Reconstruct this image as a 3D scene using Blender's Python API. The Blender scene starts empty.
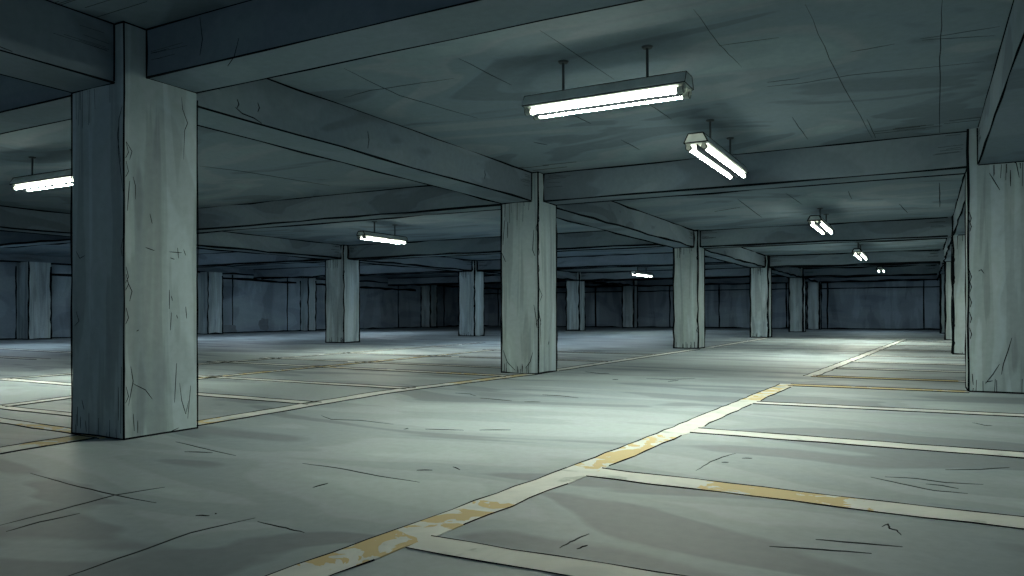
import bpy, math, random
from mathutils import Vector, Matrix

R = random.Random(7)
C = bpy.context.scene.collection
H, HB = 3.32, 2.86            # slab and beam underside heights
X1, W = -5.57, 0.69           # column line along the aisle (right face), column width
XR, XL, XW = 0.47, -17.2, -31.2
Y0, Y1 = -5.0, 50.0
ROWS = [3.77, 11.06, 20.95, 31.6, 41.5]
LROWS = [19.6, 28.0, 39.3]

# ------------------------------------------------------------------ materials
def new_mat(name):
    m = bpy.data.materials.new(name); m.use_nodes = True
    nt = m.node_tree; nt.nodes.clear()
    out = nt.nodes.new('ShaderNodeOutputMaterial')
    b = nt.nodes.new('ShaderNodeBsdfPrincipled')
    nt.links.new(b.outputs[0], out.inputs[0])
    return m, nt, b

def noise(nt, vec, scale, detail=2.0, rough=0.5, dist=0.0):
    n = nt.nodes.new('ShaderNodeTexNoise')
    n.inputs['Scale'].default_value = scale
    n.inputs['Detail'].default_value = detail
    n.inputs['Roughness'].default_value = rough
    n.inputs['Distortion'].default_value = dist
    nt.links.new(vec, n.inputs['Vector'])
    return n.outputs[0]

def ramp(nt, fac, stops, interp='LINEAR'):
    r = nt.nodes.new('ShaderNodeValToRGB')
    r.color_ramp.interpolation = interp
    e = r.color_ramp.elements
    while len(e) < len(stops): e.new(0.5)
    for k, (p, c) in enumerate(stops):
        e[k].position = p
        e[k].color = (c[0], c[1], c[2], 1) if isinstance(c, tuple) else (c, c, c, 1)
    nt.links.new(fac, r.inputs[0])
    return r.outputs[0]

def mult(nt, a, b, fac=1.0):
    m = nt.nodes.new('ShaderNodeMix'); m.data_type = 'RGBA'; m.blend_type = 'MULTIPLY'
    m.inputs[0].default_value = fac
    nt.links.new(a, m.inputs[6]); nt.links.new(b, m.inputs[7])
    return m.outputs[2]

def concrete(name, base, patch=(1.6, 1.6, 1.6), pscale=0.45, streak=None, amp=0.16, rough=0.75, spec=0.3, tint=(1.0, 0.97, 0.99)):
    """washed concrete: flat brushed patches, optional streaks, fine grain"""
    m, nt, b = new_mat(name)
    g = nt.nodes.new('ShaderNodeNewGeometry')
    mp = nt.nodes.new('ShaderNodeMapping'); mp.inputs['Scale'].default_value = patch
    nt.links.new(g.outputs['Position'], mp.inputs[0])
    n1 = noise(nt, mp.outputs[0], pscale, 2.5, 0.45, 1.2)
    lo, hi = 1 - amp, 1 + amp
    c = ramp(nt, n1, [(0.0, (base[0]*lo, base[1]*lo, base[2]*lo*1.04)),
                      (0.40, (base[0]*lo, base[1]*lo, base[2]*lo*1.04)),
                      (0.43, (base[0]*0.97, base[1]*0.98, base[2]*1.02)),
                      (0.52, (base[0], base[1], base[2])),
                      (0.55, (base[0]*(1+amp*.55)*tint[0], base[1]*(1+amp*.55)*tint[1], base[2]*(1+amp*.55)*tint[2])),
                      (0.64, (base[0]*(1+amp*.55), base[1]*(1+amp*.6), base[2]*(1+amp*.5))),
                      (0.67, (base[0]*hi, base[1]*hi, base[2]*hi*0.97))])
    if streak:
        ms = nt.nodes.new('ShaderNodeMapping'); ms.inputs['Scale'].default_value = streak
        nt.links.new(g.outputs['Position'], ms.inputs[0])
        n2 = noise(nt, ms.outputs[0], 1.0, 3.0, 0.5, 0.6)
        s = ramp(nt, n2, [(0.30, 0.70), (0.41, 0.78), (0.44, 0.96), (0.54, 1.0), (0.57, 1.16), (0.72, 1.26)])
        c = mult(nt, c, s)
    n3 = noise(nt, g.outputs['Position'], 14.0, 4.0, 0.6)
    c = mult(nt, c, ramp(nt, n3, [(0.3, 0.93), (0.7, 1.05)]))
    nt.links.new(c, b.inputs['Base Color'])
    b.inputs['Roughness'].default_value = rough
    b.inputs['Specular IOR Level'].default_value = spec
    bp = nt.nodes.new('ShaderNodeBump'); bp.inputs['Strength'].default_value = 0.12; bp.inputs['Distance'].default_value = 0.01
    nt.links.new(n3, bp.inputs['Height']); nt.links.new(bp.outputs[0], b.inputs['Normal'])
    return m

def plain(name, col, rough=0.6, metal=0.0, spec=0.3, vary=0.12, vs=5.0):
    m, nt, b = new_mat(name)
    g = nt.nodes.new('ShaderNodeNewGeometry')
    n = noise(nt, g.outputs['Position'], vs, 3.0, 0.55, 0.8)
    c = ramp(nt, n, [(0.35, tuple(v*(1-vary) for v in col)), (0.65, tuple(min(1, v*(1+vary)) for v in col))])
    nt.links.new(c, b.inputs['Base Color'])
    b.inputs['Roughness'].default_value = rough; b.inputs['Metallic'].default_value = metal
    b.inputs['Specular IOR Level'].default_value = spec
    return m

def glow(name, col, strength, down):
    m = bpy.data.materials.new(name); m.use_nodes = True
    nt = m.node_tree; nt.nodes.clear()
    out = nt.nodes.new('ShaderNodeOutputMaterial'); e = nt.nodes.new('ShaderNodeEmission')
    e.inputs[0].default_value = (*col, 1)
    # emission boosted on down-facing sides of the tubes to brighten the floor
    g = nt.nodes.new('ShaderNodeNewGeometry'); sx = nt.nodes.new('ShaderNodeSeparateXYZ')
    nt.links.new(g.outputs['Normal'], sx.inputs[0])
    mr = nt.nodes.new('ShaderNodeMapRange'); mr.inputs['From Min'].default_value = 0.1; mr.inputs['From Max'].default_value = -1.0
    mr.inputs['To Min'].default_value = 0.0; mr.inputs['To Max'].default_value = 1.0
    pw = nt.nodes.new('ShaderNodeMath'); pw.operation = 'POWER'; pw.inputs[1].default_value = 5.5
    ma = nt.nodes.new('ShaderNodeMath'); ma.operation = 'MULTIPLY_ADD'
    ma.inputs[1].default_value = down; ma.inputs[2].default_value = strength
    nt.links.new(sx.outputs[2], mr.inputs['Value']); nt.links.new(mr.outputs[0], pw.inputs[0])
    nt.links.new(pw.outputs[0], ma.inputs[0]); nt.links.new(ma.outputs[0], e.inputs[1])
    nt.links.new(e.outputs[0], out.inputs[0])
    return m

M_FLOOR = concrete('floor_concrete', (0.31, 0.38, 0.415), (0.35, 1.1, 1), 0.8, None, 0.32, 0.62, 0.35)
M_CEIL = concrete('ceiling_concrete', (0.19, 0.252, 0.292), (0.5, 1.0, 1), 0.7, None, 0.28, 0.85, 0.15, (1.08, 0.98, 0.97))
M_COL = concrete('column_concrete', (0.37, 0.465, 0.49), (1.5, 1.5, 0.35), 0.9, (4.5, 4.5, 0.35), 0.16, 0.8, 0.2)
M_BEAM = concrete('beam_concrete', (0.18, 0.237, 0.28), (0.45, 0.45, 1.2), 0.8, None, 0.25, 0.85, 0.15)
M_WALL = concrete('wall_concrete', (0.27, 0.35, 0.41), (0.25, 0.25, 0.8), 0.9, (1.2, 0.8, 0.25), 0.18, 0.9, 0.1)
M_INK = plain('black_ink_line', (0.006, 0.008, 0.010), 1.0, 0, 0.0, 0.2)
M_SOFT = plain('hairline_crack', (0.045, 0.055, 0.058), 1.0, 0, 0.0, 0.3)
M_STAIN = plain('grey_stain', (0.17, 0.21, 0.24), 0.9, 0, 0.1, 0.1)
M_HOUSE = plain('painted_steel_housing', (0.70, 0.78, 0.76), 0.5, 0.0, 0.4, 0.1)
M_REFL = plain('white_reflector', (0.62, 0.68, 0.64), 0.5, 0.0, 0.4, 0.05)
M_ROD = plain('dark_steel_rod', (0.07, 0.085, 0.09), 0.55, 0.6, 0.4, 0.1)
M_CAP = plain('tube_socket', (0.42, 0.47, 0.43), 0.5, 0.0, 0.3, 0.1)
M_TUBE = glow('fluorescent_tube', (0.97, 1.0, 0.80), 13.0, 580.0)
M_TUBE_DIM = glow('fluorescent_tube_far', (0.86, 1.0, 0.88), 10.0, 90.0)
M_TUBE_WEAK = glow('dimmed_fluorescent_tube', (0.95, 1.0, 0.82), 10.0, 290.0)  # second lane lamp, dimmed so the right column comes out darker
M_TUBE_FILL = glow('cool_fill_tube', (0.78, 0.92, 1.0), 85.0, 20.0)  # tubes of the added unseen fill lamps

def paint(name, yellow_stops, axis, cover=0.465):
    """worn white traffic paint; the yellow older coat shows in patches"""
    m, nt, b = new_mat(name)
    g = nt.nodes.new('ShaderNodeNewGeometry')
    n = noise(nt, g.outputs['Position'], 2.2, 4.0, 0.6, 1.0)
    white = ramp(nt, n, [(0.34, (0.44, 0.50, 0.49)), (0.38, (0.62, 0.67, 0.66)), (0.6, (0.74, 0.78, 0.76))])
    if not yellow_stops:
        nt.links.new(white, b.inputs['Base Color'])
    else:
        sx = nt.nodes.new('ShaderNodeSeparateXYZ'); nt.links.new(g.outputs['Position'], sx.inputs[0])
        nw = noise(nt, g.outputs['Position'], 7.0, 3.0, 0.6, 0.5)
        off = nt.nodes.new('ShaderNodeMath'); off.operation = 'MULTIPLY_ADD'
        off.inputs[1].default_value = 0.5; off.inputs[2].default_value = -0.25
        nt.links.new(nw, off.inputs[0])
        pos = nt.nodes.new('ShaderNodeMath'); pos.operation = 'ADD'
        nt.links.new(sx.outputs[axis], pos.inputs[0]); nt.links.new(off.outputs[0], pos.inputs[1])
        total = None
        for a, z in yellow_stops:
            g1 = nt.nodes.new('ShaderNodeMath'); g1.operation = 'GREATER_THAN'; g1.inputs[1].default_value = a
            g2 = nt.nodes.new('ShaderNodeMath'); g2.operation = 'LESS_THAN'; g2.inputs[1].default_value = z
            nt.links.new(pos.outputs[0], g1.inputs[0]); nt.links.new(pos.outputs[0], g2.inputs[0])
            mm = nt.nodes.new('ShaderNodeMath'); mm.operation = 'MULTIPLY'
            nt.links.new(g1.outputs[0], mm.inputs[0]); nt.links.new(g2.outputs[0], mm.inputs[1])
            if total is None: total = mm.outputs[0]
            else:
                mx = nt.nodes.new('ShaderNodeMath'); mx.operation = 'MAXIMUM'
                nt.links.new(total, mx.inputs[0]); nt.links.new(mm.outputs[0], mx.inputs[1]); total = mx.outputs[0]
        nb = noise(nt, g.outputs['Position'], 4.5, 3.0, 0.5, 1.5)
        th = nt.nodes.new('ShaderNodeMath'); th.operation = 'GREATER_THAN'; th.inputs[1].default_value = cover
        nt.links.new(nb, th.inputs[0])
        fm = nt.nodes.new('ShaderNodeMath'); fm.operation = 'MULTIPLY'
        nt.links.new(total, fm.inputs[0]); nt.links.new(th.outputs[0], fm.inputs[1])
        mix = nt.nodes.new('ShaderNodeMix'); mix.data_type = 'RGBA'
        nt.links.new(fm.outputs[0], mix.inputs[0]); nt.links.new(white, mix.inputs[6])
        mix.inputs[7].default_value = (0.62, 0.52, 0.28, 1)
        nt.links.new(mix.outputs[2], b.inputs['Base Color'])
    b.inputs['Roughness'].default_value = 0.7; b.inputs['Specular IOR Level'].default_value = 0.25
    return m

# ------------------------------------------------------------------ mesh building
class MB:
    def __init__(s, *mats): s.v = []; s.f = []; s.m = []; s.mats = list(mats)
    def mi(s, mat):
        if mat not in s.mats: s.mats.append(mat)
        return s.mats.index(mat)
    def add(s, verts, faces, mat):
        k = len(s.v); s.v += [tuple(v) for v in verts]
        s.f += [tuple(i + k for i in f) for f in faces]; s.m += [s.mi(mat)] * len(faces)
    def box(s, a, b, mat):
        x0, y0, z0 = a; x1, y1, z1 = b
        v = [(x0,y0,z0),(x1,y0,z0),(x1,y1,z0),(x0,y1,z0),(x0,y0,z1),(x1,y0,z1),(x1,y1,z1),(x0,y1,z1)]
        s.add(v, [(0,3,2,1),(4,5,6,7),(0,1,5,4),(1,2,6,5),(2,3,7,6),(3,0,4,7)], mat)
    def cyl(s, a, b, r, mat, n=12, r2=None):
        a, b = Vector(a), Vector(b); t = (b - a).normalized()
        u = t.orthogonal().normalized(); w = t.cross(u); r2 = r if r2 is None else r2
        v = [a + (u*math.cos(6.28318*k/n) + w*math.sin(6.28318*k/n))*r for k in range(n)]
        v += [b + (u*math.cos(6.28318*k/n) + w*math.sin(6.28318*k/n))*r2 for k in range(n)]
        f = [(k, (k+1) % n, n+(k+1) % n, n+k) for k in range(n)]
        f += [tuple(range(n))[::-1], tuple(range(n, 2*n))]
        s.add(v, f, mat)
    def prism(s, prof, axis, a, b, mat):
        """profile (u,z) swept along x or y"""
        n = len(prof); v = []
        for t in (a, b):
            for u, z in prof: v.append((t, u, z) if axis == 'x' else (u, t, z))
        f = [(k, (k+1) % n, n+(k+1) % n, n+k) for k in range(n)]
        f += [tuple(range(n))[::-1], tuple(range(n, 2*n))]
        s.add(v, f, mat)
    def stroke(s, pts, r, mat=None, taper=False, flat=None):
        """a thin raised ink line of diamond section along pts; r a number or one per point"""
        mat = mat or M_INK
        P = [Vector(p) for p in pts]; n = len(P); v = []; f = []
        for k, p in enumerate(P):
            t = (P[min(k+1, n-1)] - P[max(k-1, 0)]).normalized()
            if flat is not None: u = Vector(flat)
            else: u = Vector((0,0,1)) if abs(t.z) < 0.9 else Vector((1,0,0))
            w = t.cross(u).normalized(); u = w.cross(t).normalized()
            q = r[k] if isinstance(r, (list, tuple)) else r
            if taper: q *= 0.25 + 0.75*math.sin(math.pi*min(1, (k + .35)/(n - .3)))**0.7
            h = min(q, 0.006) if flat is not None else q
            v += [p + w*q, p + u*h, p - w*q, p - u*h]
        for k in range(n-1):
            for j in range(4): f.append((4*k+j, 4*k+(j+1) % 4, 4*k+4+(j+1) % 4, 4*k+4+j))
        f += [(3,2,1,0), tuple(4*(n-1)+j for j in range(4))]
        s.add(v, f, mat)
    def build(s, name, parent=None, loc=None):
        me = bpy.data.meshes.new(name)
        o0 = Vector(loc) if loc else Vector((0,0,0))
        me.from_pydata([tuple(Vector(v) - o0) for v in s.v], [], s.f)
        for m in s.mats: me.materials.append(m)
        me.polygons.foreach_set('material_index', s.m); me.update()
        o = bpy.data.objects.new(name, me); C.objects.link(o)
        if parent: o.parent = parent
        if loc: o.location = loc
        return o

def tag(o, label=None, cat=None, group=None, kind=None):
    if label: o['label'] = label
    if cat: o['category'] = cat
    if group: o['group'] = group
    if kind: o['kind'] = kind
    return o

def lw(p, k=1.0):
    """ink line thickness, widened with depth from the viewer"""
    d = max(3.5, 0.48*abs(p[0]) + 0.88*p[1])
    return 0.00122 * d**0.93 * k

def edge(mb, a, b, k=1.0, wob=0.6, mat=None, flat=None, step=0.7):
    """inked outline along an arris, slightly irregular, with varying thickness"""
    a, b = Vector(a), Vector(b); L = (b-a).length
    n = max(2, min(60, int(L/step)+1)); t = (b-a).normalized()
    u = t.orthogonal().normalized(); w = t.cross(u)
    pts, rs = [], []
    for i in range(n+1):
        p = a + (b-a)*(i/n); q = lw(p, k)
        if 0 < i < n: p = p + (u*R.uniform(-1,1) + w*R.uniform(-1,1))*q*wob
        if flat is not None: p = p - Vector(flat)*((p-a).dot(Vector(flat)))
        pts.append(p); rs.append(q*R.uniform(0.65, 1.35))
    mb.stroke(pts, rs, mat, flat=flat)

# ------------------------------------------------------------------ floor with painted lines
fl = MB(M_FLOOR)
fl.box((XW, Y0, -0.2), (8.0, Y1, 0), M_FLOOR)
def scratch(mb, pts, w=0.006, mat=None):
    """hairline crack drawn on the slab through a few points (x,y)"""
    P = [Vector((x, y, 0.0)) for x, y in pts]; out = []
    for i in range(len(P)-1):
        n = 4
        for j in range(n):
            p = P[i].lerp(P[i+1], j/n); out.append(p + Vector((R.uniform(-1,1), R.uniform(-1,1), 0))*w*0.8)
    out.append(P[-1])
    mb.stroke(out, [max(w, lw(p, .55))*1.0 for p in out], mat or M_SOFT, taper=True, flat=(0,0,1))
FLOOR_CRACKS = [
    [(-4.93, 2.71), (-4.41, 2.64), (-3.92, 2.60), (-3.57, 2.60)],
    [(-3.84, 1.97), (-3.87, 2.27), (-3.92, 2.60), (-3.85, 2.86)],
    [(-3.71, 1.93), (-3.73, 2.09), (-3.72, 2.28)],
    [(-2.87, 1.70), (-2.90, 2.00), (-2.94, 2.32), (-2.88, 2.64)],
    [(-5.13, 3.91), (-4.68, 3.81), (-4.26, 3.73)],
    [(-4.71, 3.66), (-4.50, 3.73)],
    [(-3.65, 3.75), (-3.31, 3.74), (-2.94, 3.68), (-2.63, 3.66)],
    [(-3.09, 3.26), (-3.09, 3.38)],
    [(-2.82, 2.60), (-2.61, 2.58), (-2.49, 2.57)],
    [(-2.85, 3.93), (-2.76, 3.98)],
    [(-2.70, 4.13), (-2.61, 4.07)],
    [(-5.20, 5.60), (-4.92, 5.43), (-4.64, 5.51), (-4.21, 5.46)],
    [(-3.95, 5.27), (-3.95, 5.33)],
    [(-3.79, 5.36), (-3.47, 5.47)],
    [(-3.35, 5.54), (-3.12, 5.67)],
    [(-5.17, 7.96), (-4.95, 7.95), (-4.76, 7.79)],
    [(-4.61, 7.63), (-4.14, 7.55)],
    [(-4.12, 8.29), (-3.88, 8.29), (-3.60, 8.20)],
    [(-3.97, 7.53), (-3.81, 7.62)],
    [(-5.10, 11.90), (-4.71, 11.63), (-4.58, 11.70)],
    [(-4.13, 10.67), (-4.05, 10.71)],
    [(-3.74, 11.09), (-3.37, 11.10), (-3.09, 11.46)],
    [(-3.30, 10.76), (-3.22, 11.00)],
    [(-1.37, 2.92), (-1.36, 3.04), (-1.34, 3.17)],
    [(-1.30, 2.94), (-1.28, 3.01)],
    [(-1.28, 4.77), (-1.27, 5.07), (-1.24, 5.29), (-1.19, 5.48)],
    [(-1.20, 5.11), (-1.16, 5.13)],
    [(-1.11, 5.32), (-1.05, 5.35)],
    [(-0.30, 5.08), (-0.13, 4.96), (0.04, 4.86), (0.20, 4.87)],
    [(-0.22, 5.13), (-0.06, 5.16), (0.10, 5.12), (0.29, 5.17)],
    [(-0.00, 5.03), (0.08, 5.02), (0.16, 4.98)],
    [(0.11, 5.54), (0.30, 5.65), (0.47, 5.82)],
    [(-0.18, 3.93), (-0.16, 3.99), (-0.15, 3.91), (-0.12, 3.89), (-0.10, 3.82)],
    [(-0.43, 3.57), (-0.29, 3.59), (-0.09, 3.63)],
    [(-0.59, 3.37), (-0.39, 3.42), (-0.20, 3.47)],
    [(0.37, 8.03), (0.46, 7.87), (0.51, 7.90)],
    [(-3.17, 2.53), (-3.11, 2.56)],
    [(-3.12, 2.60), (-3.11, 2.60)],
]
CEIL_JOINTS = [
    [(-5.47, 6.25), (-5.07, 6.18), (-4.08, 6.26)],
    [(-4.83, 5.51), (-4.91, 6.47), (-4.67, 7.68)],
    [(-3.72, 5.79), (-3.69, 6.73)],
    [(-2.77, 5.53), (-2.71, 7.07)],
    [(-3.62, 7.99), (-3.59, 8.58)],
    [(-2.69, 8.02), (-2.67, 8.86)],
    [(-1.55, 5.73), (-1.56, 6.58), (-1.52, 7.30)],
    [(-3.57, 9.57), (-3.56, 10.27)],
    [(-4.66, 9.11), (-4.57, 9.37)],
    [(-0.79, 6.04), (-0.76, 7.78), (-0.62, 11.09)],
    [(-0.61, 9.98), (-0.58, 11.11)],
    [(0.11, 6.42), (0.12, 7.93), (0.16, 11.19)],
    [(-1.42, 8.04), (-1.12, 8.09), (-0.65, 8.05), (0.48, 8.22)],
    [(-1.39, 7.90), (-1.09, 7.91)],
    [(-0.04, 7.27), (0.53, 7.27)],
    [(-0.02, 7.31), (0.51, 7.49)],
    [(-0.59, 7.34), (-0.23, 7.30)],
    [(-1.39, 9.45), (-1.38, 10.75)],
    [(-1.57, 6.61), (-1.08, 6.66)],
    [(-10.00, 8.04), (-9.77, 8.63), (-9.48, 10.42)],
    [(-2.38, 15.40), (-2.32, 17.12)],
    [(-1.30, 15.70), (-1.32, 16.84)],
    [(-0.49, 18.10), (-0.37, 19.82)],
    [(0.22, 15.51), (0.27, 19.02)],
    [(-3.37, 15.75), (-3.49, 18.99)],
    [(-4.23, 17.36), (-3.58, 16.96)],
]
CA_FRONT = [
    [(-5.64, 2.49), (-5.65, 2.42), (-5.61, 2.21)],
    [(-5.59, 2.65), (-5.63, 2.55), (-5.64, 2.30), (-5.58, 1.97)],
    [(-6.20, 1.52), (-6.15, 1.46), (-6.08, 1.48)],
    [(-6.20, 1.02), (-6.16, 0.94), (-6.22, 0.90)],
    [(-6.12, 0.29), (-6.09, 0.21)],
    [(-6.14, 0.15), (-6.14, 0.05)],
    [(-6.07, 0.12), (-6.06, 0.03)],
    [(-5.64, 0.42), (-5.64, 0.15)],
    [(-5.60, 0.58), (-5.61, 0.05)],
    [(-6.18, 0.23), (-6.18, 0.07)],
]
CA_SIDE = [
    [(4.30, 2.85), (4.31, 2.75), (4.36, 2.64), (4.33, 2.57), (4.32, 2.32)],
    [(3.79, 2.37), (3.84, 2.30), (3.82, 2.23)],
    [(3.85, 2.10), (3.87, 2.03), (3.87, 1.92)],
    [(3.82, 2.06), (3.80, 1.82)],
    [(4.00, 1.82), (4.02, 1.74)],
    [(3.96, 1.54), (4.04, 1.52)],
    [(4.18, 1.52), (4.30, 1.52)],
    [(4.26, 1.56), (4.27, 1.47)],
    [(4.32, 1.55), (4.34, 1.50)],
    [(4.19, 1.47), (4.23, 1.46)],
    [(3.80, 1.26), (3.84, 1.18), (3.82, 1.10)],
    [(3.88, 0.86), (3.90, 0.87)],
    [(3.85, 0.44), (3.96, 0.38), (4.02, 0.30)],
    [(4.25, 0.58), (4.23, 0.25)],
    [(4.28, 0.41), (4.30, 0.26), (4.34, 0.14), (4.37, 0.25)],
    [(4.39, 0.38), (4.36, 0.10)],
    [(3.83, 0.58), (3.85, 0.46), (3.81, 0.27)],
    [(4.18, 1.20), (4.18, 1.04)],
    [(4.20, 1.01), (4.19, 0.86)],
    [(4.34, 1.06), (4.35, 0.96)],
    [(4.25, 0.99), (4.26, 0.96)],
    [(3.85, 0.20), (3.86, 0.06)],
    [(4.19, 0.01), (4.27, 0.03)],
    [(4.20, 1.15), (4.21, 1.11)],
    [(3.89, 0.14), (3.89, 0.04)],
]
CB_FRONT = [
    [(-5.65, 2.37), (-5.67, 2.04), (-5.63, 1.94)],
    [(-6.25, 2.01), (-6.18, 1.86)],
    [(-5.65, 1.14), (-5.59, 0.81)],
    [(-6.23, 0.38), (-6.15, 0.18), (-6.00, 0.05)],
    [(-6.29, 0.97), (-6.27, 0.72)],
    [(-5.81, 0.09), (-5.72, 0.20), (-5.67, 0.36)],
    [(-5.96, 0.12), (-5.94, 0.01)],
    [(-5.87, 0.16), (-5.87, 0.03)],
    [(-5.78, 0.13), (-5.78, 0.01)],
    [(-6.20, 2.56), (-6.23, 2.15)],
    [(-6.14, 2.53), (-6.14, 2.26)],
]
CB_SIDE = [
    [(11.05, 1.46), (11.20, 1.30), (11.12, 1.19)],
    [(11.16, 0.92), (11.13, 0.76), (11.16, 0.48)],
    [(11.46, 0.53), (11.43, 0.47)],
    [(11.82, 0.71), (11.78, 0.45)],
    [(11.09, 1.02), (11.16, 0.81)],
]
CR_FRONT = [
    [(0.93, 0.69), (0.89, 0.53), (0.84, 0.36), (0.82, 0.23)],
    [(0.80, 0.36), (0.73, 0.23), (0.65, 0.11)],
    [(0.58, 1.52), (0.61, 1.54), (0.64, 1.49)],
    [(0.51, 0.23), (0.52, 0.09)],
    [(0.65, 0.13), (0.73, 0.15)],
    [(0.86, 2.92), (0.98, 2.84), (1.01, 2.66)],
    [(0.70, 2.74), (0.81, 2.52)],
    [(0.92, 2.76), (0.92, 2.56)],
]

for poly in FLOOR_CRACKS: scratch(fl, poly, 0.0045, M_INK if len(poly) == 2 else M_SOFT)
# the seam between floor and walls
edge(fl, (XW+.02, 14, .01), (XW+.02, Y1, .01), 1.3); edge(fl, (XW, Y1-.02, .01), (7.9, Y1-.02, .01), 1.4)
floor = tag(fl.build('floor'), 'grey concrete slab of the parking hall with hairline cracks', kind='structure')

P_WHITE = paint('worn_white_paint', None, 0)
P_MAIN = paint('worn_white_yellow_paint_aisle', [(2.25, 3.45), (4.5, 5.95), (8.9, 11.2)], 1)
P_STALL2 = paint('worn_white_yellow_paint_stall', [(-1.1, -0.33)], 0, .42)
P_YEL = paint('worn_yellow_paint', [(-1.75, 0.45)], 0, .36)
P_N = paint('worn_white_yellow_paint_left', [(3.3, 5.0), (9.0, 11.6)], 1)
P_NY = paint('worn_white_yellow_paint_left_stall', [(-7.2, -5.6), (-10.2, -9.4)], 0)

def line(ax, c0, c1, a, b, w, mat, label, wob=0.012, gaps_l=(), gaps_r=()):
    """painted strip: axis 'y' runs along y from a to b with centre x going c0 -> c1"""
    mb = MB(mat); n = max(4, int(abs(b-a)/0.2)); top, L, Rr = 0.004, [], []
    for i in range(n+1):
        t = a + (b-a)*i/n; c = c0(t) if callable(c0) else c0 + (c1-c0)*i/n
        k1, k2 = w/2 + R.uniform(-1,1)*wob, w/2 + R.uniform(-1,1)*wob
        if ax == 'y': L.append((c-k1, t, 0)); Rr.append((c+k2, t, 0))
        else: L.append((t, c+k1, 0)); Rr.append((t, c-k2, 0))
    v = []
    for l, r in zip(L, Rr): v += [(l[0], l[1], 0.0), (l[0], l[1], top), (r[0], r[1], top), (r[0], r[1], 0.0)]
    f = []
    for i in range(n):
        for j in range(3): f.append((4*i+j, 4*i+j+1, 4*i+5+j, 4*i+4+j))
    f += [(0,3,2,1), tuple(4*n+j for j in range(4))]
    mb.add(v, f, mat)
    def side(P, gaps):
        run = []
        for p in P + [None]:
            c = None if p is None else (p[1] if ax == 'y' else p[0])
            if p is None or any(abs(c-g) < .16 for g in gaps):
                if len(run) > 1: ink(run)
                run = []
            else: run.append(p)
    def ink(P):
        pts = [Vector((p[0], p[1], top)) for p in P]
        # a stroke here and there is lifted off
        s = 0
        while s < len(pts)-1:
            e = min(len(pts)-1, s + R.randint(9, 22))
            mb.stroke(pts[s:e+1], [lw(p, .8)*R.uniform(.6, 1.25) for p in pts[s:e+1]], M_INK, flat=(0,0,1))
            s = e + (1 if R.random() < .25 else 0)
    side(L, gaps_l); side(Rr, gaps_r)
    o = mb.build('parking_line', floor); tag(o, label); return o

# aisle edge line right of centre, with its stalls
BEND = [(1.0, -2.15), (2.13, -2.09), (2.71, -2.05), (3.31, -2.00), (4.56, -1.92), (6.59, -1.83), (8.24, -1.785), (11.1, -1.69)]
def lane_edge(y):
    for (a, p), (b, q) in zip(BEND, BEND[1:]):
        if y <= b: return p + (q-p)*(y-a)/(b-a)
    return BEND[-1][1]
line('y', lane_edge, None, 1.2, 11.1, 0.215, P_MAIN, 'worn white line with yellow patches along the right edge of the drive lane', gaps_r=(2.72, 4.39, 6.38, 8.66, 11.02))
line('y', -1.60, -0.72, 12.72, 31.5, 0.19, P_WHITE, 'white line continuing to the far end of the drive lane')
line('x', 2.70, 2.80, -1.945, 2.6, 0.19, P_WHITE, 'white stall line closest to the viewer')
line('x', 4.40, 4.20, -1.825, 2.6, 0.25, P_STALL2, 'white stall line with a yellow patch in its middle')
line('x', 6.38, 6.32, -1.73, 2.8, 0.26, P_WHITE, 'long white stall line')
line('x', 8.66, 8.90, -1.67, 2.8, 0.24, P_WHITE, 'white stall line before the yellow one')
line('x', 11.02, 11.10, -1.66, 0.47, 0.26, P_YEL, 'yellow cross line running to the right column')
for y, x0 in ((12.72, -1.58), (14.75, -1.44), (16.8, -1.36), (19.3, -1.24), (22.5, -1.1), (25.9, -0.95), (29.4, -0.8)):
    line('x', y, y+.05, x0, 2.8, 0.2 + y*.006, P_YEL if y < 13 else P_WHITE, None)
# left of the drive lane
line('y', -5.74, -5.98, 0.5, 3.72, 0.27, P_N, 'pale line passing the foot of the largest column')
line('y', -5.80, -6.02, 4.50, 7.6, 0.25, P_N, 'white line along the left edge of the drive lane')
line('y', -6.02, -5.68, 7.6, 11.0, 0.25, P_N, 'worn yellow end of the left lane line, at the second column')
line('y', -5.68, -5.55, 11.85, 20.6, 0.25, P_N, None)
line('y', -5.50, -5.50, 22.0, 31.0, 0.25, P_WHITE, None)
line('x', 3.80, 4.02, -5.8, -9.6, 0.16, P_NY, None)
line('x', 4.46, 4.46, -8.8, -6.3, 0.16, P_WHITE, None)
line('y', -8.75, -9.2, 4.5, 6.3, 0.2, P_WHITE, None)
line('x', 6.30, 6.40, -5.95, -12.4, 0.22, P_WHITE, None)
line('x', 8.15, 8.20, -6.0, -12.8, 0.22, P_WHITE, None)
line('x', 10.5, 10.85, -5.8, -13.1, 0.25, P_NY, None)
line('x', 12.0, 12.25, -6.2, -13.1, 0.22, P_WHITE, None)
line('x', 14.6, 14.7, -5.7, -13.0, 0.22, P_WHITE, None)
line('x', 17.6, 17.8, -5.7, -10.6, 0.25, P_WHITE, None)
line('y', -9.75, -10.3, 6.6, 17.7, 0.2, P_NY, None)
line('y', -12.4, -13.2, 6.4, 22.0, 0.22, P_WHITE, None)
line('x', 9.6, 9.9, -17.0, -26.0, 0.3, P_WHITE, None)
line('x', 11.4, 12.1, -17.0, -25.0, 0.3, P_WHITE, None)

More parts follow.
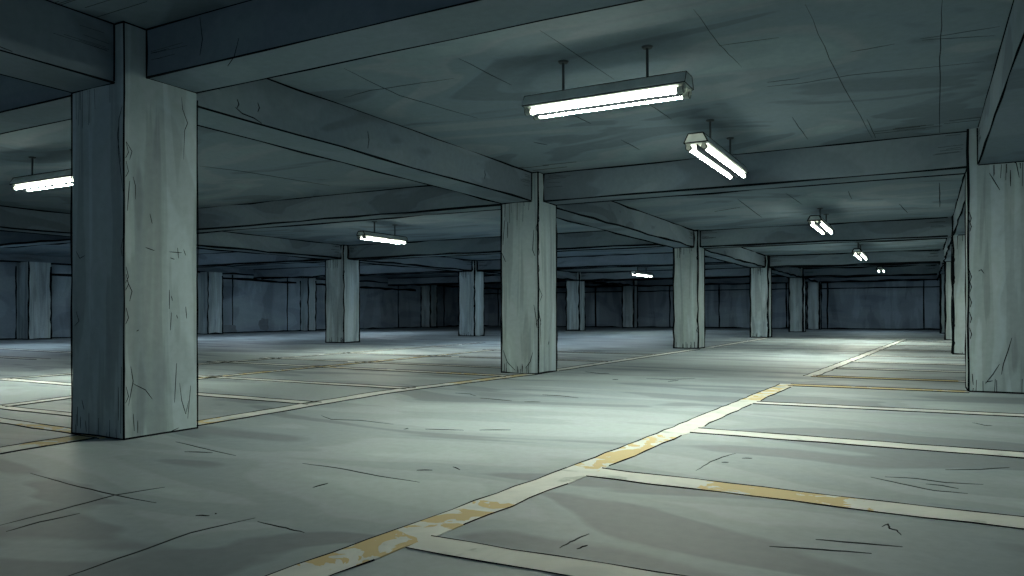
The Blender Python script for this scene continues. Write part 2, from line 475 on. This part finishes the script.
# ------------------------------------------------------------------ ceiling and walls
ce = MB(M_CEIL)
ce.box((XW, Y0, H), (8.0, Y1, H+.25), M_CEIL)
for poly in CEIL_JOINTS:
    P = []
    for i in range(len(poly)-1):
        for j in range(5):
            P.append(Vector((*poly[i], H)).lerp(Vector((*poly[i+1], H)), j/5) + Vector((R.uniform(-1,1), R.uniform(-1,1), 0))*0.006)
    P.append(Vector((*poly[-1], H)))
    ce.stroke(P, [lw(p, .5) for p in P], M_SOFT if R.random() < .6 else M_INK, taper=True, flat=(0,0,-1))
# short brushed hatch marks at the column heads
for (cx, cy) in ((X1, ROWS[0]), (X1, ROWS[1]), (XR, ROWS[1])):
    for k in range(7):
        a = cx + R.uniform(-.9, .5) if cx < 0 else cx - R.uniform(.2, 1.3); b = cy - R.uniform(.08, .55)
        ce.stroke([(a, b, H), (a+R.uniform(.3,.7), b+R.uniform(-.02,.02), H)], lw((a,b), .45), M_SOFT, flat=(0,0,-1))
tag(ce.build('ceiling'), 'cast concrete ceiling slab with thin panel joints', kind='structure')

wl = MB(M_WALL)
wl.box((XW-.3, Y0, 0), (XW, Y1, H), M_WALL)
wl.box((XW, Y0, 3.02), (XW+.28, Y1, H), M_BEAM)
edge(wl, (XW+.28, 8, 3.02), (XW+.28, Y1, 3.02), 1.2); edge(wl, (XW, 25.8, 2.8), (XW, 31.6, 2.74), 1.5, flat=(1,0,0)); edge(wl, (XW, 33.0, 2.7), (XW, 43, 2.6), 1.5, flat=(1,0,0))
for y in (12.2, 14.9, 19.0, 22.9, 27.1, 30.9, 34.6, 41.0, 46.5):
    edge(wl, (XW, y, 0.0), (XW, y, 3.0), 0.9 + .5*R.random(), flat=(1,0,0))
edge(wl, (XW, 14.0, 2.35), (XW, 15.9, 2.35), 1.6, flat=(1,0,0)); edge(wl, (XW, 15.9, 2.35), (XW, 15.9, 0), 1.2, flat=(1,0,0))
edge(wl, (XW, 17.9, 2.6), (XW, 19.2, 2.6), 1.6, flat=(1,0,0))
def stain(mb, c, hw, hh, axis, mat=M_STAIN, n=14):
    ring = []
    for k in range(n):
        a = 6.28318*k/n; q = R.uniform(.75, 1.1)
        u, z = hw*math.copysign(abs(math.cos(a))**.6, math.cos(a))*q, hh*math.copysign(abs(math.sin(a))**.6, math.sin(a))*q
        ring.append((c[0]+.004, c[1]+u, c[2]+z) if axis == 'x' else (c[0]+u, c[1]-.004, c[2]+z))
    mb.add([tuple(c)] + ring, [(0, k+1, (k+1) % n + 1) for k in range(n)], mat)
stain(wl, (XW+.004, 29.2, .42), .38, .36, 'x'); stain(wl, (XW+.004, 26.7, .22), .7, .2, 'x')
tag(wl.build('wall_left'), 'dark concrete side wall beyond the left bays', kind='structure')

wb = MB(M_WALL)
wb.box((XW-.3, Y1, 0), (8.3, Y1+.3, H), M_WALL)
wb.box((XW, Y1-.45, 2.88), (7.9, Y1, H), M_BEAM)
edge(wb, (XW, Y1-.45, 2.88), (7.9, Y1-.45, 2.88), 1.3); edge(wb, (XW, Y1-.02, 2.5), (7.9, Y1-.02, 2.5), .7, flat=(0,-1,0))
for x in (-28.6, -24.4, -20.6, -15.2, -11.9, -9.1, -7.7, -5.3, -.1):
    edge(wb, (x, Y1, 0), (x, Y1, 2.88), 1.0, flat=(0,-1,0))
tag(wb.build('wall_back'), 'dark concrete wall closing the far end of the hall', kind='structure')
wr = MB(M_WALL); wr.box((8.0, Y0, 0), (8.3, Y1, 1.1), M_WALL); wr.box((8.0, Y0, H-.5), (8.3, Y1, H), M_WALL)  # unseen side, left open above the parapet to let in fill light
tag(wr.build('wall_right'), 'concrete side wall beyond the right column row', kind='structure')

# ------------------------------------------------------------------ beams
def seg_edges(mb, ax, c, z, a, b, cuts, k=1.0):
    """an arris from a to b, broken where columns swallow it"""
    pos = a
    for lo, hi in sorted(cuts) + [(b, b)]:
        if lo > pos:
            p, q = ((pos, c, z), (lo, c, z)) if ax == 'x' else ((c, pos, z), (c, lo, z))
            edge(mb, p, q, k)
        pos = max(pos, hi)

def beam(ax, c0, c1, a, b, cuts, zb=HB):
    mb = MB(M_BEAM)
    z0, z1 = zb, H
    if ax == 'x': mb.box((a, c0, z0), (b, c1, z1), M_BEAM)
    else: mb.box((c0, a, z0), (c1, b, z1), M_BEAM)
    for c in (c0, c1):
        seg_edges(mb, ax, c, z0, a, b, cuts, 1.2); seg_edges(mb, ax, c, z1, a, b, cuts, 1.3)
    # short hatch strokes beside the columns
    for lo, hi in cuts:
        for sgn, e in ((-1, lo), (1, hi)):
            for k in range(6):
                z = z1 - R.uniform(.03, .26); L = R.uniform(.12, .42); s = e + sgn*R.uniform(.03, .1)
                if not (a < s < b and a < s+sgn*L < b): continue
                if ax == 'x': mb.stroke([(s, c0, z), (s+sgn*L, c0, z+R.uniform(-.01,.01))], lw((s, c0), .22), M_SOFT, flat=(0,-1,0))
                else:
                    cc, nn = (c1, (1,0,0)) if c1 < 0 else (c0, (-1,0,0))
                    mb.stroke([(cc, s, z), (cc, s+sgn*L, z+R.uniform(-.01,.01))], lw((cc, s), .22), M_SOFT, flat=nn)
    return mb

def beam_done(mb, name, label):
    o = mb.build(name); tag(o, label, 'beam', kind='thing'); return o

G0, G1 = .20, W - .012          # where a cross beam sits behind the column's front face
xc = lambda x, w: (x, x+w)
WL = .80
cm = [(X1-W, X1), (XR, XR+.75), (XL-WL, XL)]
names = ['concrete cross beam overhead passing over the largest column',
         'concrete cross beam over the second column and the right column',
         'cross beam over the drive lane beyond the diagonal lamp closest to the second beam',
         'cross beam over the drive lane above the fourth column of the lane row',
         'farthest cross beam over the drive lane, before the dark end wall']
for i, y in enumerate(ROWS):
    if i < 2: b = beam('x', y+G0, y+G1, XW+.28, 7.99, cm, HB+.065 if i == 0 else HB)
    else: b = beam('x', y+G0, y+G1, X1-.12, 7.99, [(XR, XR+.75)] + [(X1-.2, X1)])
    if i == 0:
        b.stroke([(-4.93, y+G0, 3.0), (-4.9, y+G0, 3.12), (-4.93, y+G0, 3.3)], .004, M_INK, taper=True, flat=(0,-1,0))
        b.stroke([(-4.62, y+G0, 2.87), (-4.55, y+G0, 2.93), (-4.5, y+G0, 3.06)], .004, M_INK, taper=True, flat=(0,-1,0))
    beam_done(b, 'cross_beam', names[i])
lnames = ['cross beam behind the hanging lamp of the left bays, over the lit small column',
          'cross beam in the left bays over the column left of the second largest one',
          'farthest cross beam of the left bays, close to the back wall']
for i, y in enumerate(LROWS):
    b = beam('x', y+.24, y+WL-.012, XW+.28, X1-W+.01, [(XL-WL, XL)])
    beam_done(b, 'cross_beam', lnames[i])
ycuts = [(y, y+W) for y in ROWS]
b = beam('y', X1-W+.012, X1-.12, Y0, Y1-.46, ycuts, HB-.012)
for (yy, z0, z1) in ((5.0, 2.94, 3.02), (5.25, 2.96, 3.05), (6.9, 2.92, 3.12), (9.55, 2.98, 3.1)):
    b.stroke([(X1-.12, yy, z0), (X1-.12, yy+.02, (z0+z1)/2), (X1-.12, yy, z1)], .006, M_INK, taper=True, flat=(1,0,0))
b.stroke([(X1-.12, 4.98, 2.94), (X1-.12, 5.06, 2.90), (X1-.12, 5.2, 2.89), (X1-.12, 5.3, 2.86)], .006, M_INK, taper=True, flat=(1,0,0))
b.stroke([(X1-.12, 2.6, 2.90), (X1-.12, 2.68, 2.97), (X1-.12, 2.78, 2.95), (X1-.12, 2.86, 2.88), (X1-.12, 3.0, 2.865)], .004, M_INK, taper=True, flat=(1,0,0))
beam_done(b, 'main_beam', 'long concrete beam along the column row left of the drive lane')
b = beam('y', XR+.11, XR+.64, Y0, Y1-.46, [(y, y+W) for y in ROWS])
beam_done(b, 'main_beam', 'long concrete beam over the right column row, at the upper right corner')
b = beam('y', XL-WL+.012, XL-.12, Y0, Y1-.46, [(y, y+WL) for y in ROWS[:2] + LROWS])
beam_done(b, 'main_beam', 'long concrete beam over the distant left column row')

# ------------------------------------------------------------------ columns
def column(x0, y0, w, label, side='r', socket=True, d=None, front=(), flank=(), top=H, detail=1, group=None):
    """x0 = left face, y0 = face towards the viewer; side = which face carries the cross beam"""
    d = d or w; mb = MB(M_COL)
    x1, y1 = x0+w, y0+d
    ch = 0.012
    prof = [(x0+ch, y0), (x1-ch, y0), (x1, y0+ch), (x1, y1-ch), (x1-ch, y1), (x0+ch, y1), (x0, y1-ch), (x0, y0+ch)]
    n = 8; v = [(p[0], p[1], 0) for p in prof] + [(p[0], p[1], top) for p in prof]
    mb.add(v, [(k, (k+1) % n, n+(k+1) % n, n+k) for k in range(n)] + [tuple(range(n))[::-1], tuple(range(n, 2*n))], M_COL)
    for (x, y) in ((x0, y0), (x1, y0), (x1, y1), (x0, y1)):
        full = (y == y0 and ((x == x1) == (side == 'r')))
        edge(mb, (x, y, 0), (x, y, top if full else HB), 1.15, .5, step=.28)
    for a, b in (((x0,y0),(x1,y0)), ((x1,y0),(x1,y1)), ((x1,y1),(x0,y1)), ((x0,y1),(x0,y0))):
        edge(mb, (*a, .004), (*b, .004), 1.3, .5)
        if top >= H and socket:
            edge(mb, (*a, HB), (*b, HB), .9, .4) if not detail else None
    if socket and detail:
        if side == 'r':
            edge(mb, (x1-.12, y0, HB), (x1-.12, y0, H), 1.4); edge(mb, (x0, y0, HB-.012), (x1-.12, y0, HB-.012), 1.3)
            hc = HB+.065 if y0 == ROWS[0] else HB
            edge(mb, (x1, y0+G0, hc), (x1, y0+G0, H), 1.5); edge(mb, (x1, y0+G0, hc), (x1, y1, hc), 1.1)
            edge(mb, (x1-.12, y0, H-.004), (x1, y0, H-.004), 1.2); edge(mb, (x1, y0, H-.004), (x1, y0+G0, H-.004), 1.2)
        else:
            edge(mb, (x0+.11, y0, HB), (x0+.11, y0, H), 1.4); edge(mb, (x0+.11, y0, HB), (x0+.64, y0, HB), 1.1)
            edge(mb, (x0, y0+G0, HB), (x0, y0+G0, H), 1.4); edge(mb, (x0, y0+G0, HB), (x0, y1, HB), 1.1)
    for poly in front:
        P = [(a, y0, b) for a, b in poly]
        mb.stroke(smooth(P), lw((x1, y0), .5), M_INK, taper=True, flat=(0,-1,0))
    for poly in flank:
        P = [(x1, a, b) for a, b in poly]
        mb.stroke(smooth(P), lw((x1, y0), .5), M_INK, taper=True, flat=(1,0,0))
    if detail:                      # chips along the front arris and fine strokes at the foot
        for k in range(7):
            z = R.uniform(.2, 2.5); e = x1 if side == 'r' else x0; s = R.choice((-1, 1))
            if s < 0 or side == 'l': mb.stroke([(e-.02*(1 if side=='r' else -1), y0, z), (e-.035*(1 if side=='r' else -1), y0, z+.06), (e-.012*(1 if side=='r' else -1), y0, z+.14)], lw((x1,y0), .5), M_INK, taper=True, flat=(0,-1,0))
            else: mb.stroke([(e, y0+.015, z), (e, y0+.04, z+.05), (e, y0+.02, z+.13)], lw((x1,y0), .5), M_INK, taper=True, flat=(1,0,0))
        for k in range(9):
            a = R.uniform(x0+.03, x1-.03); h = R.uniform(.04, .2)
            mb.stroke([(a, y0, .01), (a+R.uniform(-.01,.01), y0, h)], lw((x1,y0), .4), M_INK, taper=True, flat=(0,-1,0))
        for k in range(8):
            a = R.uniform(x0+.05, x1-.15); h = R.uniform(.08, .35)
            mb.stroke([(a, y0, HB-.02), (a+R.uniform(-.01,.01), y0, HB-h)], lw((x1,y0), .35), M_SOFT, taper=True, flat=(0,-1,0))
    o = mb.build('concrete_column', None, (x0+w/2, y0+d/2, 0))
    tag(o, label, 'column', group, 'thing'); return o

def smooth(P, n=3):
    P = [Vector(p) for p in P]; out = []
    for i in range(len(P)-1):
        for j in range(n): out.append(P[i].lerp(P[i+1], j/n))
    out.append(P[-1]); return out

column(X1-W, ROWS[0], W, 'largest square concrete column with cracked lit side face, standing left', front=CA_FRONT, flank=CA_FLANK if 'CA_FLANK' in globals() else CA_SIDE)
column(X1-W, ROWS[1], W, 'second largest concrete column of the lane row, right of the largest one', front=CB_FRONT, flank=CB_SIDE)
column(X1-W, ROWS[2], W, 'third concrete column of the row along the drive lane')
column(X1-W, ROWS[3], W, 'fourth concrete column of the row along the drive lane, small in the distance')
column(X1-W, ROWS[4], W, 'farthest concrete column of the row along the drive lane', detail=0)
column(XR, ROWS[1]+.08, W+.06, 'big dark concrete column at the right edge, cracked near its foot', 'l', front=CR_FRONT, d=W-.08)
column(XR+.1, ROWS[2], W, 'column seen as a narrow strip directly behind the big right column', 'l')
column(XR+.15, ROWS[3], W, 'thin sliver of column in the right row, third behind the big dark one', 'l', detail=0)
column(XR+.15, ROWS[4], W, 'farthest column of the right row, beside the dark end wall', 'l', detail=0)
column(XL-WL, LROWS[0], WL, 'lit concrete column in the left bays, under the end of the small hanging lamp')
column(XL-WL, LROWS[1], WL, 'distant concrete column just left of the second largest column')
column(XL-WL, LROWS[2], WL, 'thin distant column seen just right of the second largest column', detail=0)
column(XL-WL, 48.4, WL, 'dim slender column against the back wall, left of the third lane column', detail=0, d=.7)
column(XL-WL, ROWS[1], WL, 'left bay column hidden behind the largest column', detail=0)
# piers on the left wall
for y, w, lab in ((16.6, .85, 'dim wall pier at the left edge, left of the largest column'),
                  (24.9, .85, 'wall pier just right of the largest column'),
                  (31.9, .6, 'narrow wall pier left of the lit left bay column'),
                  (43.6, .8, 'distant wall pier left of the column beside the second largest one')):
    column(XW+.001, y, w, lab, detail=0, socket=False, top=3.02)
# slim piers by the back wall
column(X1-W, 48.3, W, 'slim pier by the back wall just right of the farthest lane column', detail=0, socket=False, top=HB)

# ------------------------------------------------------------------ fluorescent fixtures
def fixture(cx, cy, z, L, along, label, width=.27, rods=(.25, .75), dim=None, tubes=2):
    """z = underside of the housing; built along local x, rotated when it runs along y"""
    e = bpy.data.objects.new('fluorescent_lamp', None); C.objects.link(e)
    e.location = (cx, cy, z); e.rotation_euler = (0, 0, 0 if along == 'x' else math.pi/2)
    tag(e, label, 'ceiling lamp', 'twin tube fluorescent lamps hanging from the ceiling', 'thing')
    k = max(.7, min(4.5, (0.48*abs(cx) + 0.88*cy)/7.0)); r = .0045*k
    h = .10; w = width/2; a, b = -L/2, L/2
    hm = MB(M_HOUSE)
    prof = [(-w, .0), (w, .0), (w, .018), (w*.62, h), (-w*.62, h), (-w, .018)]
    hm.prism(prof, 'x', a, b, M_HOUSE)
    for u, zz in ((w, .0), (-w, .0), (w*.62, h), (-w*.62, h)):
        hm.stroke([(a, u, zz), (a/3, u+r*.2, zz), (b/3, u-r*.2, zz), (b, u, zz)], r, M_INK)
    for t in (a, b):
        P = [(t, u, zz) for u, zz in (prof[0], prof[1], prof[3], prof[4], prof[0])]
        for p, q in zip(P, P[1:]): hm.stroke([p, q], r, M_INK)
    hm.build('housing', e)
    rf = MB(M_REFL); rf.box((a+.02, -w+.015, -.012), (b-.02, w-.015, 0), M_REFL); rf.build('reflector', e)
    gap = MB(M_INK); q = .004*max(1, width/.27)*max(1, k*.8); gap.box((a+.06, -q, -.08), (b-.06, q, -.012), M_INK); gap.build('dark_gap_strip', e)  # black strip added so the space between the tubes shows dark
    tr = .023*max(1, width/.3)
    for s in (-1, 1):
        u = s*w*.66
        t = MB(dim or M_TUBE)
        t.cyl((a+.075, u, -.052), (b-.075, u, -.052), tr, t.mats[0], 14)
        to = t.build('tube', e)
        for x, sg in ((a+.02, 1), (b-.02, -1)):
            c = MB(M_CAP)
            c.cyl((x, u, -.052), (x+sg*.055, u, -.052), tr+.007, M_CAP, 14)
            c.box((x-.012, u-.02, -.05), (x+.03 if sg > 0 else x+.012, u+.02, 0), M_CAP)
            for q in (x, x+sg*.055):
                ring = [(q, u+math.cos(6.28318*j/10)*(tr+.008), -.052+math.sin(6.28318*j/10)*(tr+.008)) for j in range(11)]
                c.stroke(ring, r*.6, M_INK)
            c.build('tube_socket', e)
    for q in rods:
        x = a + L*q; rr = .012*max(1, k*.55)
        m = MB(M_ROD); m.cyl((x, 0, h-.005), (x, 0, H-z), rr, M_ROD, 10)
        m.cyl((x, 0, h-.002), (x, 0, h+.018), rr*1.8, M_ROD, 10)
        ro = m.build('hanging_rod', e)
        pl = MB(M_ROD); pl.cyl((x, 0, H-z-.016), (x, 0, H-z-.001), rr*3.4, M_ROD, 16, rr*4.2)
        pl.build('ceiling_plate', ro)
    return e

ZB = 2.925
fixture(-2.52, 6.33, ZB, 1.53, 'x', 'brightest twin tube lamp hanging crosswise over the lane, largest in view', rods=(.235, .76))
fixture(-2.27, 9.55, ZB, 2.2, 'y', 'twin tube lamp hanging lengthwise just before the second cross beam', width=.27, rods=(.30, .78), dim=M_TUBE_WEAK)
fixture(-2.05, 18.2, ZB+.02, 2.4, 'y', 'third twin tube lamp over the lane, small and tilted in view', width=.28, rods=(.4, .88))
fixture(-1.95, 28.2, ZB+.04, 3.0, 'y', 'fourth twin tube lamp over the lane, tiny, before the far beams', width=.28, rods=(.5, .2))
fixture(-1.85, 39.3, ZB+.08, 1.7, 'y', 'farthest tiny twin tube lamp over the lane', width=.30, dim=M_TUBE_DIM)
fixture(-11.08, 6.39, ZB, 1.7, 'x', 'twin tube lamp half hidden behind the largest column', rods=(.2, .8))
fixture(-12.2, 15.4, ZB, 1.75, 'y', 'twin tube lamp hanging in the left bays before the lit small column', width=.26, rods=(.3, .78))
fixture(-12.5, 36.4, ZB+.02, 2.6, 'y', 'tiny lamp glowing between the second and the third lane column', width=.34, dim=M_TUBE_DIM)

def batten(x, y, label, L=3.0):  # unseen fill lamps, added behind beams to brighten the dark far bays
    e = bpy.data.objects.new('fill_batten_lamp', None); C.objects.link(e); e.location = (x, y, H)
    tag(e, label, 'ceiling lamp', kind='thing')
    m = MB(M_HOUSE); m.prism([(-.09, -.001), (.09, -.001), (.06, -.07), (-.06, -.07)], 'x', -L/2, L/2, M_HOUSE); m.build('housing', e)
    t = MB(M_TUBE_FILL)
    for s in (-1, 1): t.cyl((-L/2+.05, s*.035, -.1), (L/2-.05, s*.035, -.1), .024, M_TUBE_FILL, 12)
    t.build('tube', e)
for x, y, where in ((-24, 12.7, 'second'), (-24, 21.3, 'third'), (-24, 29.6, 'fourth')):
    batten(x, y, 'added unseen cool fill lamp flush on the ceiling by the left wall, behind the %s beam' % where)
for x, y, where in ((-11.5, 21.4, 'third'), (-11.5, 30.0, 'fourth')):
    batten(x, y, 'added unseen cool fill lamp flush on the ceiling of the middle bays, behind the %s beam' % where)


batten(-2.4, 43.4, 'short added unseen cool fill lamp flush on the ceiling, behind the last beam of the lane', 1.1)
batten(-11.5, 41.2, 'short added unseen cool fill lamp flush on the ceiling of the middle bays, behind the last beam', 1.0)

# ------------------------------------------------------------------ camera
F, YAW, HY, PITCH, ROLL = 755.54, 0.5012, 311.59, 0.0022, 0.0014
cam = bpy.data.cameras.new('camera'); co = bpy.data.objects.new('camera', cam); C.objects.link(co)
cam.sensor_fit = 'HORIZONTAL'; cam.sensor_width = 36.0; cam.lens = F*36.0/1024
cam.shift_y = (HY-288)/1024; cam.clip_start = .05; cam.clip_end = 300
co.matrix_world = Matrix.Translation((0,0,1.0)) @ Matrix.Rotation(YAW, 4, 'Z') @ Matrix.Rotation(math.pi/2 + PITCH, 4, 'X') @ Matrix.Rotation(-ROLL, 4, 'Z')
bpy.context.scene.camera = co

# ------------------------------------------------------------------ world: blue ambient fill; hall left open behind the viewer and at right for it
w = bpy.data.worlds.new('ambient_fill'); bpy.context.scene.world = w; w.use_nodes = True
bg = w.node_tree.nodes['Background']; bg.inputs[0].default_value = (0.30, 0.40, 0.48, 1); bg.inputs[1].default_value = 0.5

sc = bpy.context.scene
sc.view_settings.view_transform = 'Standard'; sc.view_settings.look = 'None'
sc.view_settings.exposure = 0.0; sc.view_settings.gamma = 1.0; sc.view_settings.use_curve_mapping = False
sc.cycles.use_denoising = True
sc.cycles.max_bounces = 8; sc.cycles.diffuse_bounces = 6
sc.cycles.sample_clamp_indirect = 3.0
